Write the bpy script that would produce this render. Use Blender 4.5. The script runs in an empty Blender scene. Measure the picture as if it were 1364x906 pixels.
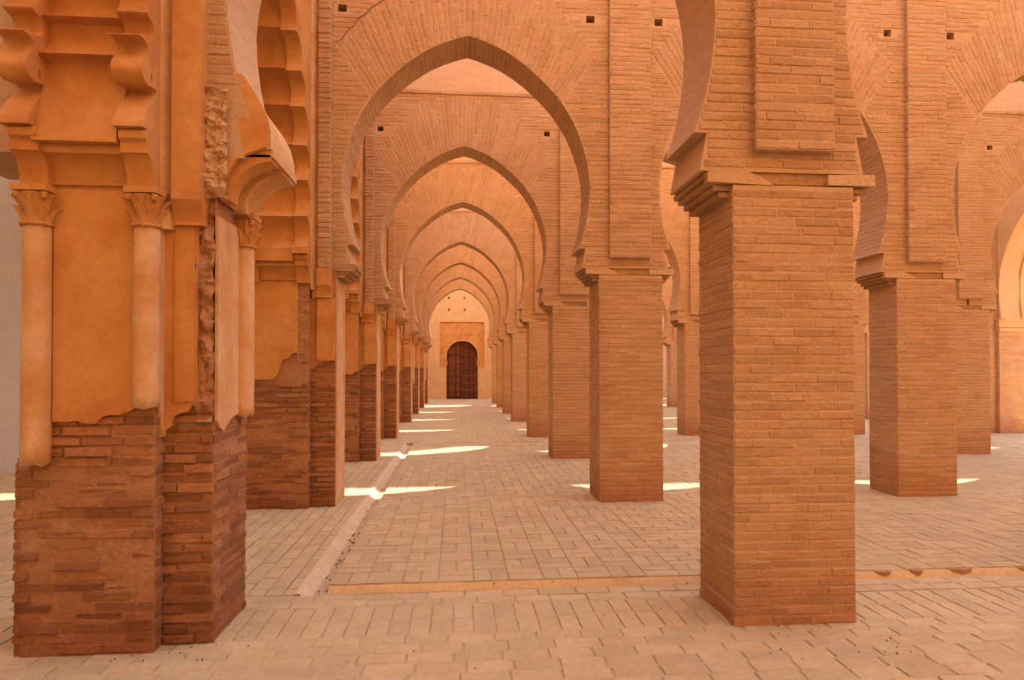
import bpy, bmesh, math, random
from mathutils import Vector, Matrix, noise
from mathutils.geometry import tessellate_polygon
random.seed(7)
C = bpy.context.scene
COL = C.collection
R = math.radians

# ------------------------------------------------------------------ camera
cam_d = bpy.data.cameras.new('camera')
cam = bpy.data.objects.new('camera', cam_d)
COL.objects.link(cam)
C.camera = cam
cam_d.sensor_fit = 'HORIZONTAL'
cam_d.sensor_width = 36.0
cam_d.lens = 36.0 * 864.76 / 1364.0
cam_d.shift_y = 30.01 / 1364.0
cam_d.clip_end = 300
cam.location = (0, 0, 1.6)
cam.rotation_euler = (R(90) + 0.0127, 0, -0.0843)

# ------------------------------------------------------------------ light
world = bpy.data.worlds.new('sky')
C.world = world
world.use_nodes = True
wn = world.node_tree
for n in list(wn.nodes): wn.nodes.remove(n)
sky = wn.nodes.new('ShaderNodeTexSky')
sky.sky_type = 'NISHITA'
sky.sun_disc = False
sky.sun_elevation = R(54)
sky.sun_rotation = R(21)
sky.altitude = 1200
sky.dust_density = 3.0
sky.ozone_density = 0.6
bg = wn.nodes.new('ShaderNodeBackground')
bg.inputs['Strength'].default_value = 0.50
wo = wn.nodes.new('ShaderNodeOutputWorld')
wn.links.new(sky.outputs['Color'], bg.inputs['Color'])
wn.links.new(bg.outputs['Background'], wo.inputs['Surface'])
SUN = Vector((1.47, 3.78, 5.66)).normalized()      # towards the sun
sd = bpy.data.lights.new('sun', 'SUN')
sd.energy = 7.0
sd.color = (1.0, 0.90, 0.77)
sd.angle = R(0.6)
so = bpy.data.objects.new('sun', sd)
so.rotation_euler = SUN.to_track_quat('Z', 'Y').to_euler()
so.location = SUN * 40
COL.objects.link(so)
C.view_settings.view_transform = 'Standard'
C.view_settings.look = 'None'
C.view_settings.gamma = 1.0
C.view_settings.use_curve_mapping = False
C.view_settings.exposure = 1.3

# ------------------------------------------------------------------ materials
def mat(name, c1, c2, rough=0.92, tone=0.0, nscale=3.0, stretch=(1, 1, 1), bump=0.3, bscale=40.0, stain=None, stain_amt=0.5, sscale=1.3, fine=(0.85, 1.1), damp=None):
    m = bpy.data.materials.new(name); m.use_nodes = True
    nt = m.node_tree; N = nt.nodes; L = nt.links
    b = N['Principled BSDF']
    b.inputs['Roughness'].default_value = rough
    b.inputs['Specular IOR Level'].default_value = 0.15
    g = N.new('ShaderNodeNewGeometry')
    mp = N.new('ShaderNodeMapping'); mp.inputs['Scale'].default_value = stretch
    L.new(g.outputs['Position'], mp.inputs['Vector'])
    n1 = N.new('ShaderNodeTexNoise'); n1.inputs['Scale'].default_value = nscale; n1.inputs['Detail'].default_value = 6; n1.inputs['Roughness'].default_value = .65
    L.new(mp.outputs['Vector'], n1.inputs['Vector'])
    r1 = N.new('ShaderNodeMapRange'); r1.inputs['From Min'].default_value = .3; r1.inputs['From Max'].default_value = .7
    L.new(n1.outputs['Fac'], r1.inputs['Value'])
    mx = N.new('ShaderNodeMix'); mx.data_type = 'RGBA'
    mx.inputs['A'].default_value = (*c1, 1); mx.inputs['B'].default_value = (*c2, 1)
    L.new(r1.outputs['Result'], mx.inputs['Factor'])
    col = mx.outputs['Result']
    if stain:
        n3 = N.new('ShaderNodeTexNoise'); n3.inputs['Scale'].default_value = sscale; n3.inputs['Detail'].default_value = 5; n3.inputs['Roughness'].default_value = .6
        L.new(g.outputs['Position'], n3.inputs['Vector'])
        r3 = N.new('ShaderNodeMapRange'); r3.inputs['From Min'].default_value = .48; r3.inputs['From Max'].default_value = .68; r3.inputs['To Max'].default_value = stain_amt
        L.new(n3.outputs['Fac'], r3.inputs['Value'])
        m3 = N.new('ShaderNodeMix'); m3.data_type = 'RGBA'; m3.inputs['B'].default_value = (*stain, 1)
        L.new(r3.outputs['Result'], m3.inputs['Factor']); L.new(col, m3.inputs['A'])
        col = m3.outputs['Result']
    if damp:      # reddish damp band along the foot of the masonry
        sx = N.new('ShaderNodeSeparateXYZ'); L.new(g.outputs['Position'], sx.inputs[0])
        nd = N.new('ShaderNodeTexNoise'); nd.inputs['Scale'].default_value = 5; nd.inputs['Detail'].default_value = 4
        L.new(g.outputs['Position'], nd.inputs['Vector'])
        ma = N.new('ShaderNodeMath'); ma.operation = 'MULTIPLY_ADD'; ma.inputs[1].default_value = -.7
        L.new(nd.outputs['Fac'], ma.inputs[0]); L.new(sx.outputs['Z'], ma.inputs[2])
        rd = N.new('ShaderNodeMapRange'); rd.inputs['From Min'].default_value = -.30; rd.inputs['From Max'].default_value = .22; rd.inputs['To Min'].default_value = .75; rd.inputs['To Max'].default_value = 0
        L.new(ma.outputs['Value'], rd.inputs['Value'])
        md = N.new('ShaderNodeMix'); md.data_type = 'RGBA'; md.inputs['B'].default_value = (*damp, 1)
        L.new(rd.outputs['Result'], md.inputs['Factor']); L.new(col, md.inputs['A']); col = md.outputs['Result']
    # grain
    n4 = N.new('ShaderNodeTexNoise'); n4.inputs['Scale'].default_value = bscale; n4.inputs['Detail'].default_value = 5; n4.inputs['Roughness'].default_value = .7
    mp2 = N.new('ShaderNodeMapping'); mp2.inputs['Scale'].default_value = (1, 1, 1.8) if tone else (1, 1, 1)
    L.new(g.outputs['Position'], mp2.inputs['Vector']); L.new(mp2.outputs['Vector'], n4.inputs['Vector'])
    r4 = N.new('ShaderNodeMapRange'); r4.inputs['From Min'].default_value = .3; r4.inputs['From Max'].default_value = .7
    r4.inputs['To Min'].default_value = fine[0]; r4.inputs['To Max'].default_value = fine[1]
    L.new(n4.outputs['Fac'], r4.inputs['Value'])
    if tone:
        at = N.new('ShaderNodeAttribute'); at.attribute_name = 'tone'
        rt = N.new('ShaderNodeMapRange'); rt.inputs['To Min'].default_value = 1 - tone; rt.inputs['To Max'].default_value = 1 + tone * .6
        L.new(at.outputs['Fac'], rt.inputs['Value'])
        mm = N.new('ShaderNodeMath'); mm.operation = 'MULTIPLY'
        L.new(rt.outputs['Result'], mm.inputs[0]); L.new(r4.outputs['Result'], mm.inputs[1])
        fac = mm.outputs['Value']
    else: fac = r4.outputs['Result']
    sc = N.new('ShaderNodeVectorMath'); sc.operation = 'SCALE'
    L.new(col, sc.inputs[0]); L.new(fac, sc.inputs['Scale'])
    L.new(sc.outputs['Vector'], b.inputs['Base Color'])
    bp = N.new('ShaderNodeBump'); bp.inputs['Strength'].default_value = bump; bp.inputs['Distance'].default_value = .012
    n5 = N.new('ShaderNodeTexNoise'); n5.inputs['Scale'].default_value = bscale * 3.1; n5.inputs['Detail'].default_value = 3
    mp5 = N.new('ShaderNodeMapping'); mp5.inputs['Scale'].default_value = (1, 1, 2.2) if tone else (1, 1, 1)
    L.new(g.outputs['Position'], mp5.inputs['Vector']); L.new(mp5.outputs['Vector'], n5.inputs['Vector'])
    ad = N.new('ShaderNodeMath'); ad.operation = 'MULTIPLY_ADD'; ad.inputs[1].default_value = .35
    L.new(n5.outputs['Fac'], ad.inputs[0]); L.new(n4.outputs['Fac'], ad.inputs[2])
    L.new(ad.outputs['Value'], bp.inputs['Height'])
    L.new(bp.outputs['Normal'], b.inputs['Normal'])
    return m

M = dict(
    brick=mat('brick', (.52, .285, .132), (.60, .355, .178), damp=(.44, .19, .075), tone=.10, nscale=2.2, stretch=(1, 1, 9), bump=1.2, bscale=26, stain=(.46, .225, .09), stain_amt=.55, sscale=3.0, fine=(.84, 1.08)),
    mortar=mat('mortar', (.56, .325, .158), (.63, .385, .20), damp=(.46, .20, .085), nscale=3, stretch=(1, 1, 5), bump=.9, bscale=38, fine=(.86, 1.06)),
    old_brick=mat('old_brick', (.36, .145, .057), (.45, .205, .085), damp=(.28, .10, .04), tone=.30, nscale=2.5, stretch=(1, 1, 5), bump=1.1, bscale=26, stain=(.34, .115, .045), stain_amt=.6, sscale=2.2, fine=(.72, 1.1)),
    old_mortar=mat('old_mortar', (.41, .185, .077), (.49, .25, .112), damp=(.32, .12, .05), nscale=3, stretch=(1, 1, 4), bump=1.2, bscale=30, stain=(.37, .15, .06), stain_amt=.6, sscale=2.0, fine=(.78, 1.08)),
    plaster=mat('plaster', (.53, .225, .06), (.61, .295, .095), nscale=1.8, stretch=(1, 1, 1.2), bump=.3, bscale=16, stain=(.47, .175, .048), stain_amt=.95, sscale=2.6, fine=(.88, 1.07)),
    pale_plaster=mat('pale_plaster', (.56, .275, .10), (.68, .42, .21), nscale=5, stretch=(1, 1, .5), bump=.45, bscale=22, stain=(.54, .24, .075), stain_amt=.8, sscale=3.0, fine=(.90, 1.06)),
    upper=mat('upper_brick', (.60, .36, .185), (.68, .43, .235), nscale=3, stretch=(.6, .6, 12), bump=.8, bscale=30),
    whitewash=mat('whitewash', (.62, .56, .42), (.68, .62, .48), nscale=1, bump=.2, bscale=8, fine=(.95, 1.03)),
    render=mat('clay_render', (.57, .335, .15), (.65, .40, .19), nscale=2.2, bump=.25, bscale=20),
    paver=mat('paver', (.475, .325, .160), (.555, .39, .205), tone=.09, nscale=4, bump=.7, bscale=28, stain=(.47, .325, .165), stain_amt=.7, sscale=1.6, fine=(.88, 1.07)),
    earth=mat('joint_earth', (.43, .295, .145), (.51, .36, .19), nscale=6, bump=.6, bscale=50),
    cement=mat('gutter_cement', (.54, .37, .20), (.66, .48, .29), nscale=6, bump=.4, bscale=30),
    clay=mat('clay_lining', (.56, .32, .12), (.64, .38, .16), nscale=5, bump=.4, bscale=30),
    timber=mat('old_timber', (.34, .18, .075), (.46, .26, .12), nscale=6, stretch=(1, .2, 4), bump=.5, bscale=30),
    door=mat('dark_door_wood', (.13, .040, .018), (.20, .068, .03), tone=.45, nscale=8, stretch=(5, 1, .6), bump=.3, bscale=30),
    debris=mat('debris', (.16, .10, .06), (.34, .22, .13), nscale=9, bump=.4),
)

# ------------------------------------------------------------------ mesh helpers
class MB:
    def __init__(s): s.v = []; s.f = []; s.t = []
    def add(s, vs, fs, tone=.5):
        o = len(s.v); s.v.extend([tuple(p) for p in vs]); s.f.extend([tuple(i + o for i in f) for f in fs]); s.t.extend([tone] * len(vs))
    def box(s, x0, x1, y0, y1, z0, z1, tone=.5, j=0.0):
        p = [(x, y, z) for z in (z0, z1) for y in (y0, y1) for x in (x0, x1)]
        if j: p = [(a + random.uniform(-j, j), b + random.uniform(-j, j), c + random.uniform(-j, j)) for a, b, c in p]
        s.add(p, [(0, 2, 3, 1), (4, 5, 7, 6), (0, 1, 5, 4), (2, 6, 7, 3), (0, 4, 6, 2), (1, 3, 7, 5)], tone)
    def brick(s, c, u, v, n, w, h, p, ch=.006, j=.003, tone=None):
        """chamfered brick lying on a plane: centre c, axes u v, outward n"""
        if tone is None: tone = random.random()
        c = Vector(c); pts = []
        for (d, k) in ((-.012, 0), (p - ch, 0), (p, ch * 1.3)):
            for (a, b) in ((-1, -1), (1, -1), (1, 1), (-1, 1)):
                q = c + u * (a * (w / 2 - k) + random.uniform(-j, j)) + v * (b * (h / 2 - k) + random.uniform(-j, j) * .6) + n * (d + (random.uniform(-j, j) if d > 0 else 0))
                pts.append(q)
        fs = [(8, 9, 10, 11)]
        for a in (0, 4):
            for i in range(4): fs.append((a + i, a + (i + 1) % 4, a + 4 + (i + 1) % 4, a + 4 + i))
        s.add(pts, fs, tone)
    def extrude(s, pts, holes, fn, t0, t1, tone=.5, caps=True, rim=True):
        """fn(a,b,t)->xyz ; pts outline in (a,b)"""
        loops = [pts] + list(holes); flat = [p for l in loops for p in l]; n = len(flat)
        if caps:
            tris = tessellate_polygon([[Vector((a, b, 0)) for a, b in l] for l in loops])
            s.add([fn(a, b, t0) for a, b in flat], tris, tone)
            s.add([fn(a, b, t1) for a, b in flat], [tuple(reversed(t)) for t in tris], tone)
        if rim:
            for l in loops:
                m = len(l)
                s.add([fn(a, b, t0) for a, b in l] + [fn(a, b, t1) for a, b in l], [(i, (i + 1) % m, m + (i + 1) % m, m + i) for i in range(m)], tone)
    def tube(s, rings, seg=16, tone=.5, cap=True):
        """rings: (x,y,z,r) vertical lathe"""
        vs = []
        for (x, y, z, r) in rings:
            for k in range(seg):
                a = 2 * math.pi * k / seg; vs.append((x + r * math.cos(a), y + r * math.sin(a), z))
        fs = []
        for i in range(len(rings) - 1):
            for k in range(seg): fs.append((i * seg + k, i * seg + (k + 1) % seg, (i + 1) * seg + (k + 1) % seg, (i + 1) * seg + k))
        if cap: fs += [tuple(range(seg - 1, -1, -1)), tuple((len(rings) - 1) * seg + k for k in range(seg))]
        s.add(vs, fs, tone)
    def mesh(s, name, m, smooth=False):
        me = bpy.data.meshes.new(name); me.from_pydata(s.v, [], s.f)
        a = me.attributes.new('tone', 'FLOAT', 'POINT'); a.data.foreach_set('value', s.t)
        me.materials.append(m)
        bm = bmesh.new(); bm.from_mesh(me); bmesh.ops.recalc_face_normals(bm, faces=bm.faces); bm.to_mesh(me); bm.free()
        if smooth or m.name in ('plaster', 'pale_plaster', 'clay_render'):
            me.polygons.foreach_set('use_smooth', [True] * len(me.polygons))
            if not smooth: me.set_sharp_from_angle(angle=R(38))
        me.update()
        return me

def obj(name, me, parent=None, loc=None, kind=None, label=None):
    o = bpy.data.objects.new(name, me); COL.objects.link(o)
    if parent: o.parent = parent
    if loc: o.location = loc
    if kind: o['kind'] = kind
    if label: o['label'] = label
    return o
def thing(name, label, cat, loc=(0, 0, 0), group=None):
    o = bpy.data.objects.new(name, None); COL.objects.link(o); o.location = loc; o.empty_display_size = .2
    o['label'] = label; o['category'] = cat
    if group: o['group'] = group
    return o
X_, Y_, Z_ = Vector((1, 0, 0)), Vector((0, 1, 0)), Vector((0, 0, 1))

# shared single bricks (unit size, scaled per object)
def unit_bricks(name, m, n=8, seed=3):
    rs = random.getstate(); random.seed(seed); out = []
    for k in range(n):
        b = MB(); pts = []
        for (d, ku, kv) in ((0, 0, 0), (.62, 0, 0), (1, .025, .11)):
            for (a, c) in ((-1, -1), (1, -1), (1, 1), (-1, 1)):
                j = .012 if d else 0
                pts.append((a * (.5 - ku) + random.uniform(-j, j), -(d + random.uniform(-.12, .12) * (d > 0)), c * (.5 - kv) + random.uniform(-.05, .05) * (d > 0)))
        fs = [(8, 9, 10, 11)]
        for a in (0, 4):
            for i in range(4): fs.append((a + i, a + (i + 1) % 4, a + 4 + (i + 1) % 4, a + 4 + i))
        b.add(pts, fs, (k + .5) / n)
        out.append(b.mesh(name, m))
    random.setstate(rs); return out
UB = unit_bricks('brick', M['brick']); UO = unit_bricks('old_brick', M['old_brick'], seed=5); UP = unit_bricks('paver', M['paver'], seed=9)
def place_brick(parent, spec, pool, name='brick'):
    c, u, v, n, w, h, p = spec
    o = bpy.data.objects.new(name, random.choice(pool)); COL.objects.link(o); o.parent = parent
    d = p + .012
    m = Matrix((( u.x * w, -n.x * d, v.x * h, c[0] - n.x * .012), (u.y * w, -n.y * d, v.y * h, c[1] - n.y * .012), (u.z * w, -n.z * d, v.z * h, c[2] - n.z * .012), (0, 0, 0, 1)))
    o.matrix_local = m
    return o
def emit(mb, specs, j=.003, ch=.006):
    for s in specs: mb.brick(*s, j=j, ch=ch)

CO = .0585      # course height of the brickwork
def courses(orig, u, n, width, z0, z1, L=.27, ph=0, proud=.005, jit=.0035, jw=.005, gp=(.006, .012)):
    """running bond on a vertical plane; orig = lower left corner, u = along"""
    out = []; k = 0; z = z0
    while z + CO * .7 < z1:
        x = -((k + ph) % 2) * L * .5 - random.uniform(0, .05); 
        while x < width - .01:
            l = L * random.uniform(.88, 1.12); a = max(x, 0.0); b = min(x + l, width)
            if width - b < .05: b = width
            if b - a > .04:
                c = Vector(orig) + u * ((a + b) / 2) + Z_ * (z + CO / 2 + random.uniform(-.0015, .0015))
                c.z = z + CO / 2
                out.append((c, u, Z_, n, b - a - random.uniform(.001, jw), CO - random.uniform(gp[0], gp[1]), max(-.006, proud + random.uniform(-jit, jit))))
            x = b if b < width else width
            if b >= width: break
        z += CO; k += 1
    return out

# ------------------------------------------------------------------ layout
D = .575; W = .794; P = 3.858; XA = 1.734
def rowY(k): return 3.952 + 3.875 * (k - 1) + (.931 if k >= 5 else 0)
ROWS = list(range(0, 9))
HT = 9.9          # top of the arcade walls
YF = 36.93        # far wall
NC = .130         # centre of the central aisle
ZP = 2.86         # springing, underside of the impost
HB = 1.929        # half bay
ORD = ['', 'nearest', 'second', 'third', 'fourth', 'fifth', 'sixth', 'seventh', 'farthest']

# ------------------------------------------------------------------ floor
floor = thing('floor', 'worn brick paving of the prayer hall, crossed by shallow gutters', 'floor')
floor['kind'] = 'structure'
GX0, GX1 = -1.13, -.955
TY0, TY1 = 4.775, 4.985
b = MB(); b.box(-7.4, 30.4, -5, YF + .3, -.30, -.075); obj('foundation', b.mesh('foundation', M['earth']), floor)
b = MB()
for (x0, x1, y0, y1) in ((-7.1, GX0, -4.6, 14.56), (GX1, 18.6, TY1, 14.56), (GX0, 18.6, -4.6, TY0), (-7.1, 18.6, 14.60, YF + .05), (18.6, 30.2, -4.6, YF + .05)):
    b.box(x0, x1, y0, y1, -.10, -.010)
b.box(-7.1, GX0, 14.56, 14.60, -.1, -.03); b.box(GX0, 18.6, 14.56, 14.60, -.1, -.035)
obj('paving_bed', b.mesh('paving_bed', M['earth']), floor)
PAV = []
def pav(cx, cy, w, l):
    PAV.append((cx, cy, w - .007, l - .007))
def zone_run_x(x0, x1, y0, y1, L=.262, H=.128):
    y = y0; k = 0
    while y + H * .5 < y1:
        h = min(H, y1 - y); x = x0 - (k % 2) * L * .5
        while x < x1 - .02:
            l = L * random.uniform(.93, 1.07); a = max(x, x0); e = min(x + l, x1)
            if e - a > .04: pav((a + e) / 2, y + h / 2, e - a, h)
            x = x + l
        y += H; k += 1
def zone_run_y(x0, x1, y0, y1, L=.262, H=.128):
    x = x0; k = 0
    while x + H * .4 < x1:
        w = min(H, x1 - x); y = y0 - (k % 2) * L * .5
        while y < y1 - .02:
            l = L * random.uniform(.93, 1.07); a = max(y, y0); e = min(y + l, y1)
            if e - a > .04: pav(x + w / 2, (a + e) / 2, w, e - a)
            y = y + l
        x += H; k += 1
def zone_stack_y(x0, x1, y0, y1, H=.13):
    n = max(1, round((y1 - y0) / .235)); d = (y1 - y0) / n; x = x0
    while x < x1 - .05:
        w = min(H * random.uniform(.95, 1.08), x1 - x)
        for i in range(n): pav(x + w / 2, y0 + d * (i + .5) + random.uniform(-.006, .006), w, d)
        x += w
def zone_basket(x0, x1, y0, y1, S=.264):
    ny = max(1, round((y1 - y0) / S)); dy = (y1 - y0) / ny
    nx = max(1, round((x1 - x0) / S)); dx = (x1 - x0) / nx
    for i in range(nx):
        for k in range(ny):
            cx, cy = x0 + dx * (i + .5), y0 + dy * (k + .5)
            if (i + k) % 2: pav(cx, cy - dy / 4, dx, dy / 2); pav(cx, cy + dy / 4, dx, dy / 2)
            else: pav(cx - dx / 4, cy, dx / 2, dy); pav(cx + dx / 4, cy, dx / 2, dy)
zone_run_x(-7.0, 9, 2.464, 4.00)
zone_stack_y(-7.0, 9, 4.00, 4.51)
zone_run_x(GX0, 9, 4.51, TY0)
zone_run_x(-7.0, GX0, 4.51, 4.78)
zone_run_y(-7.0, GX0, 4.78, 14.56)
zone_basket(GX1, 1.75, TY1, 8.2)
zone_run_x(1.75, 2.55, TY1, 7.8)
zone_basket(2.55, 15.0, TY1, 8.2)
zone_basket(GX1, 15.0, 8.46, 12.1); zone_run_x(GX1, 15.0, 8.2, 8.46)
zone_run_x(GX1, 15.0, 12.1, 14.56)
zone_basket(-2.4, 15.0, 14.60, 24.8)
zone_run_x(-2.4, 9.0, 24.8, YF, L=.4, H=.26)
def fpx(cx, cy):   # rough size in view, used only to pick the pavers that get an object of their own
    d = cy * math.cos(.0843) + cx * math.sin(.0843); l = cx * math.cos(.0843) - cy * math.sin(.0843)
    if d < 3.15 or abs(l / d) > .80: return 99
    return d
PAV.sort(key=lambda q: fpx(q[0], q[1]))
b = MB()
for i, (cx, cy, w, l) in enumerate(PAV):
    wear = .0015 * noise.noise(Vector((cx * .8, cy * .8, 0))) * 2
    if i < 300:
        o = bpy.data.objects.new('paver', UP[random.randrange(8)]); COL.objects.link(o); o.parent = floor
        a = random.uniform(-.012, .012)
        o.matrix_local = Matrix.Translation((cx, cy, -.022)) @ Matrix.Rotation(a, 4, 'Z') @ Matrix.Rotation(R(-90), 4, 'X') @ Matrix.Diagonal((w, .020 + wear + random.uniform(-.002, .002), l, 1))
    else:
        if fpx(cx, cy) == 99 and cy < 4.7: continue
        b.brick((cx, cy, -.012), X_, Y_, Z_, w, l, .011 + wear + random.uniform(-.0015, .0015), ch=.004, j=.003)
obj('paving', b.mesh('paving', M['paver']), floor, kind='stuff')
# gutters
b = MB()
b.box(GX0, GX1, TY0, 14.56, -.075, -.058); obj('gutter_bed', b.mesh('gutter_bed', M['earth']), floor)
b = MB(); n = 60
vs = []; fs = []
for i in range(n + 1):
    y = TY0 + (14.5 - TY0) * i / n; wv = .03 + .02 * noise.noise(Vector((y * 2.1, 0, 0)))
    vs += [(GX0 - .03 + .012 * noise.noise(Vector((y * 5, 3, 0))), y, .004), (GX0 + .01, y, .002), (GX0 + wv, y, -.028 + .012 * noise.noise(Vector((y * 4, 7, 0)))), (GX0 + wv + .05, y, -.057)]
for i in range(n):
    for k in range(3): fs.append((4 * i + k, 4 * i + k + 1, 4 * i + 5 + k, 4 * i + 4 + k))
b.add(vs, fs); obj('gutter_lining', b.mesh('gutter_lining', M['cement'], True), floor, label='pale crumbling cement lining of the long gutter')
b = MB(); b.box(GX1, 9.3, TY0, TY1, -.08, -.062)
vs = []; fs = []; n = 90
for i in range(n + 1):
    x = GX1 + (9.3 - GX1) * i / n
    vs += [(x, TY1 - .055 + .008 * noise.noise(Vector((x * 5, 1, 0))), -.06), (x, TY1 - .012 + .006 * noise.noise(Vector((x * 7, 4, 0))), -.014 + .006 * noise.noise(Vector((x * 9, 8, 0)))), (x, TY1 + .01, -.012)]
for i in range(n):
    for k in range(2): fs.append((3 * i + k, 3 * i + k + 1, 3 * i + 4 + k, 3 * i + 3 + k))
b.add(vs, fs)
obj('cross_gutter_lining', b.mesh('cross_gutter_lining', M['clay'], True), floor, label='ochre clay side of the gutter crossing the floor')
b = MB()
for i in range(90):
    x = GX0 + random.uniform(.08, .175); y = random.choice((random.uniform(5.2, 7.2), random.uniform(4.9, 9.5))); r = random.uniform(.003, .007)
    b.box(x - r, x + r, y - r, y + r, -.06, -.052 + r, j=.002)
for i in range(70):
    x, y = random.choice(((random.uniform(-1.9, -1.2), random.uniform(3.75, 4.05)), (random.uniform(1.7, 2.6), random.uniform(3.5, 3.95)), (random.uniform(-2, 3), random.uniform(3.3, 5)))); r = random.uniform(.002, .0045)
    b.box(x - r, x + r, y - r, y + r, -.01, r, j=.001)
for px, w in ((3.33, .16), (3.63, .13), (3.97, .22), (4.56, .2)):
    c_ = MB(); c_.extrude([(px, TY1 - .002), (px + w, TY1 - .002), (px + w * .85, TY1 - .03), (px + w * .5, TY1 - .045), (px + w * .15, TY1 - .03)], [], lambda a, c, t: (a, c, t), -.05, -.008)
    obj('broken_chip', c_.mesh('broken_chip', M['timber']), floor)
obj('grit', b.mesh('grit', M['debris']), floor, kind='stuff')

# ------------------------------------------------------------------ arcade bay (pointed horseshoe arch), local origin: aisle centre, wall front, ground
PROF = [(0, 5.66), (.14, 5.62), (.30, 5.560), (.45, 5.49), (.57, 5.415), (.72, 5.31), (.85, 5.195), (.98, 5.07), (1.09, 4.95), (1.19, 4.81), (1.275, 4.67), (1.345, 4.52), (1.40, 4.37), (1.45, 4.20), (1.48, 4.03), (1.495, 3.86), (1.488, 3.70), (1.465, 3.52), (1.432, 3.35), (1.39, 3.20), (1.352, 3.10)]
IMP = [(1.435, 3.10), (1.390, ZP)]
def prof_x(z):
    if z >= 5.66: return 0
    if z < 3.10: return 1.435 if z > 2.98 else 1.41
    for (a, b) in zip(PROF, PROF[1:]):
        if b[1] <= z <= a[1]: return a[0] + (b[0] - a[0]) * (a[1] - z) / (a[1] - b[1])
    return 1.352
FAN = [(1.16, 4.87), (1.565, 5.49), (.80, 6.42), (0, 6.58)]
def fan_x(z):
    if z < 4.87 or z > 6.58: return 0
    for (a, b) in zip(FAN, FAN[1:]):
        if a[1] <= z <= b[1]: return a[0] + (b[0] - a[0]) * (z - a[1]) / (b[1] - a[1])
    return 0
HOLES = [(1.50, 5.925), (-1.50, 5.925)]
def bay_body():
    half = PROF + IMP
    out = [(-x, z) for x, z in reversed(half)] + half[1:]
    outline = [(-HB, ZP)] + out + [(HB, ZP), (HB, 6.62), (-HB, 6.62)]
    holes = [[(x - .052, z - .045), (x + .052, z - .045), (x + .052, z + .045), (x - .052, z + .045)] for x, z in HOLES]
    b = MB()
    f = lambda a, c, t: (a, t, c)
    tri = tessellate_polygon([[Vector((a, c, 0)) for a, c in l] for l in [outline] + holes])
    flat = [p for l in [outline] + holes for p in l]
    b.add([f(a, c, 0) for a, c in flat], tri)
    b.extrude(outline, [], f, 0, D, caps=False)
    tri2 = tessellate_polygon([[Vector((a, c, 0)) for a, c in outline]])
    b.add([f(a, c, D) for a, c in outline], tri2)
    for h in holes:
        b.add([f(a, c, 0) for a, c in h] + [f(a, c, .22) for a, c in h], [(0, 1, 5, 4), (1, 2, 6, 5), (2, 3, 7, 6), (3, 0, 4, 7), (4, 5, 6, 7)])
    return b
def bay_bricks(zmin, zmax, fan=True):
    out = []; z = ZP + .02; k = 0; n = -Y_
    while z < zmax:
        if z >= zmin:
            zc = z + CO / 2
            for s in (-1, 1):
                lim = (1.76 if s > 0 else 1.64) if z > 2.96 else HB
                lo = max(prof_x(z), prof_x(z + CO), fan_x(zc)) + .004
                if zc > 6.56: lo = 0
                if zc > 5.60 and fan_x(zc) == 0: lo = 0
                x = lo; first = True
                while x < lim - .05:
                    l = (.27 if not (first and k % 2) else .15) * random.uniform(.9, 1.1); e = min(x + l, lim); first = False
                    if lim - e < .05: e = lim
                    cx = (x + e) / 2 * s
                    if not any(abs(cx - hx) < (e - x) / 2 + .05 and abs(zc - hz) < .07 for hx, hz in HOLES):
                        out.append((Vector((cx, 0, zc)), X_, Z_, n, e - x - .004, CO - random.uniform(.006, .013), random.uniform(.001, .009)))
                    x = e
        z += CO; k += 1
    return out
def bay_fan():
    out = []; cz = 3.2; a0 = math.atan2(1.16, 4.87 - cz); N = 47
    for i in range(-N // 2 + 1, N // 2 + 1):
        a = a0 * (i / (N / 2)) * .985; dx, dz = math.sin(a), math.cos(a)
        r = .5
        while True:      # inner edge on the arch
            z = cz + r * dz
            if abs(r * dx) >= prof_x(z) and z > 4.6: break
            if z >= 5.66: break
            r += .01
        r0 = r; r = r0 + .1
        while r < 4:
            z = cz + r * dz
            if z > 6.58 or (z > 4.87 and abs(r * dx) > fan_x(z)): break
            r += .01
        r1 = r - .005; q = r0 + .004; k = 0
        while q < r1 - .04:
            l = (.27 if k or i % 2 else .14) * random.uniform(.9, 1.1); e = min(q + l, r1); k += 1
            if r1 - e < .05: e = r1
            rm = (q + e) / 2; th = 2 * a0 * .985 / N * rm
            out.append((Vector((rm * dx, 0, cz + rm * dz)), Vector((dx, 0, dz)), Vector((-dz, 0, dx)), -Y_, e - q - .004, th - random.uniform(.009, .016), random.uniform(.001, .008)))
            q = e
    return out
def soffit_bricks():
    out = []; acc = 0; pts = PROF
    seg = []
    for a, b in zip(pts, pts[1:]):
        L = math.hypot(b[0] - a[0], b[1] - a[1]); m = max(1, int(round(L / .012)))
        for i in range(m): seg.append((a[0] + (b[0] - a[0]) * i / m, a[1] + (b[1] - a[1]) * i / m))
    i = 0; k = 0
    while i + 5 < len(seg):
        a, b = seg[i], seg[i + 5]; mx, mz = (a[0] + b[0]) / 2, (a[1] + b[1]) / 2
        t = Vector((b[0] - a[0], 0, b[1] - a[1])); L = t.length; t.normalize(); n = Vector((t.z, 0, -t.x))
        if n.x > 0: n = -n
        y = 0
        cuts = [0, .27, .575] if k % 2 else [0, .14, .42, .575]
        for y0, y1 in zip(cuts, cuts[1:]):
            for s in (-1, 1):
                p = random.uniform(.002, .008)
                tt = Vector((t.x * s, 0, t.z)); nn = Vector((n.x * s, 0, n.z))
                out.append((Vector((mx * s, (y0 + y1) / 2, mz)), Y_, tt, nn, y1 - y0 - .003, L - .007, p * .6))
        i += 5; k += 1
    return out
ME = {}
ME['bay'] = bay_body().mesh('arch_wall', M['mortar'])
b = MB(); b.box(-HB, HB, .045, D - .03, 6.60, HT); ME['bay_top'] = b.mesh('upper_wall', M['upper'])
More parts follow.
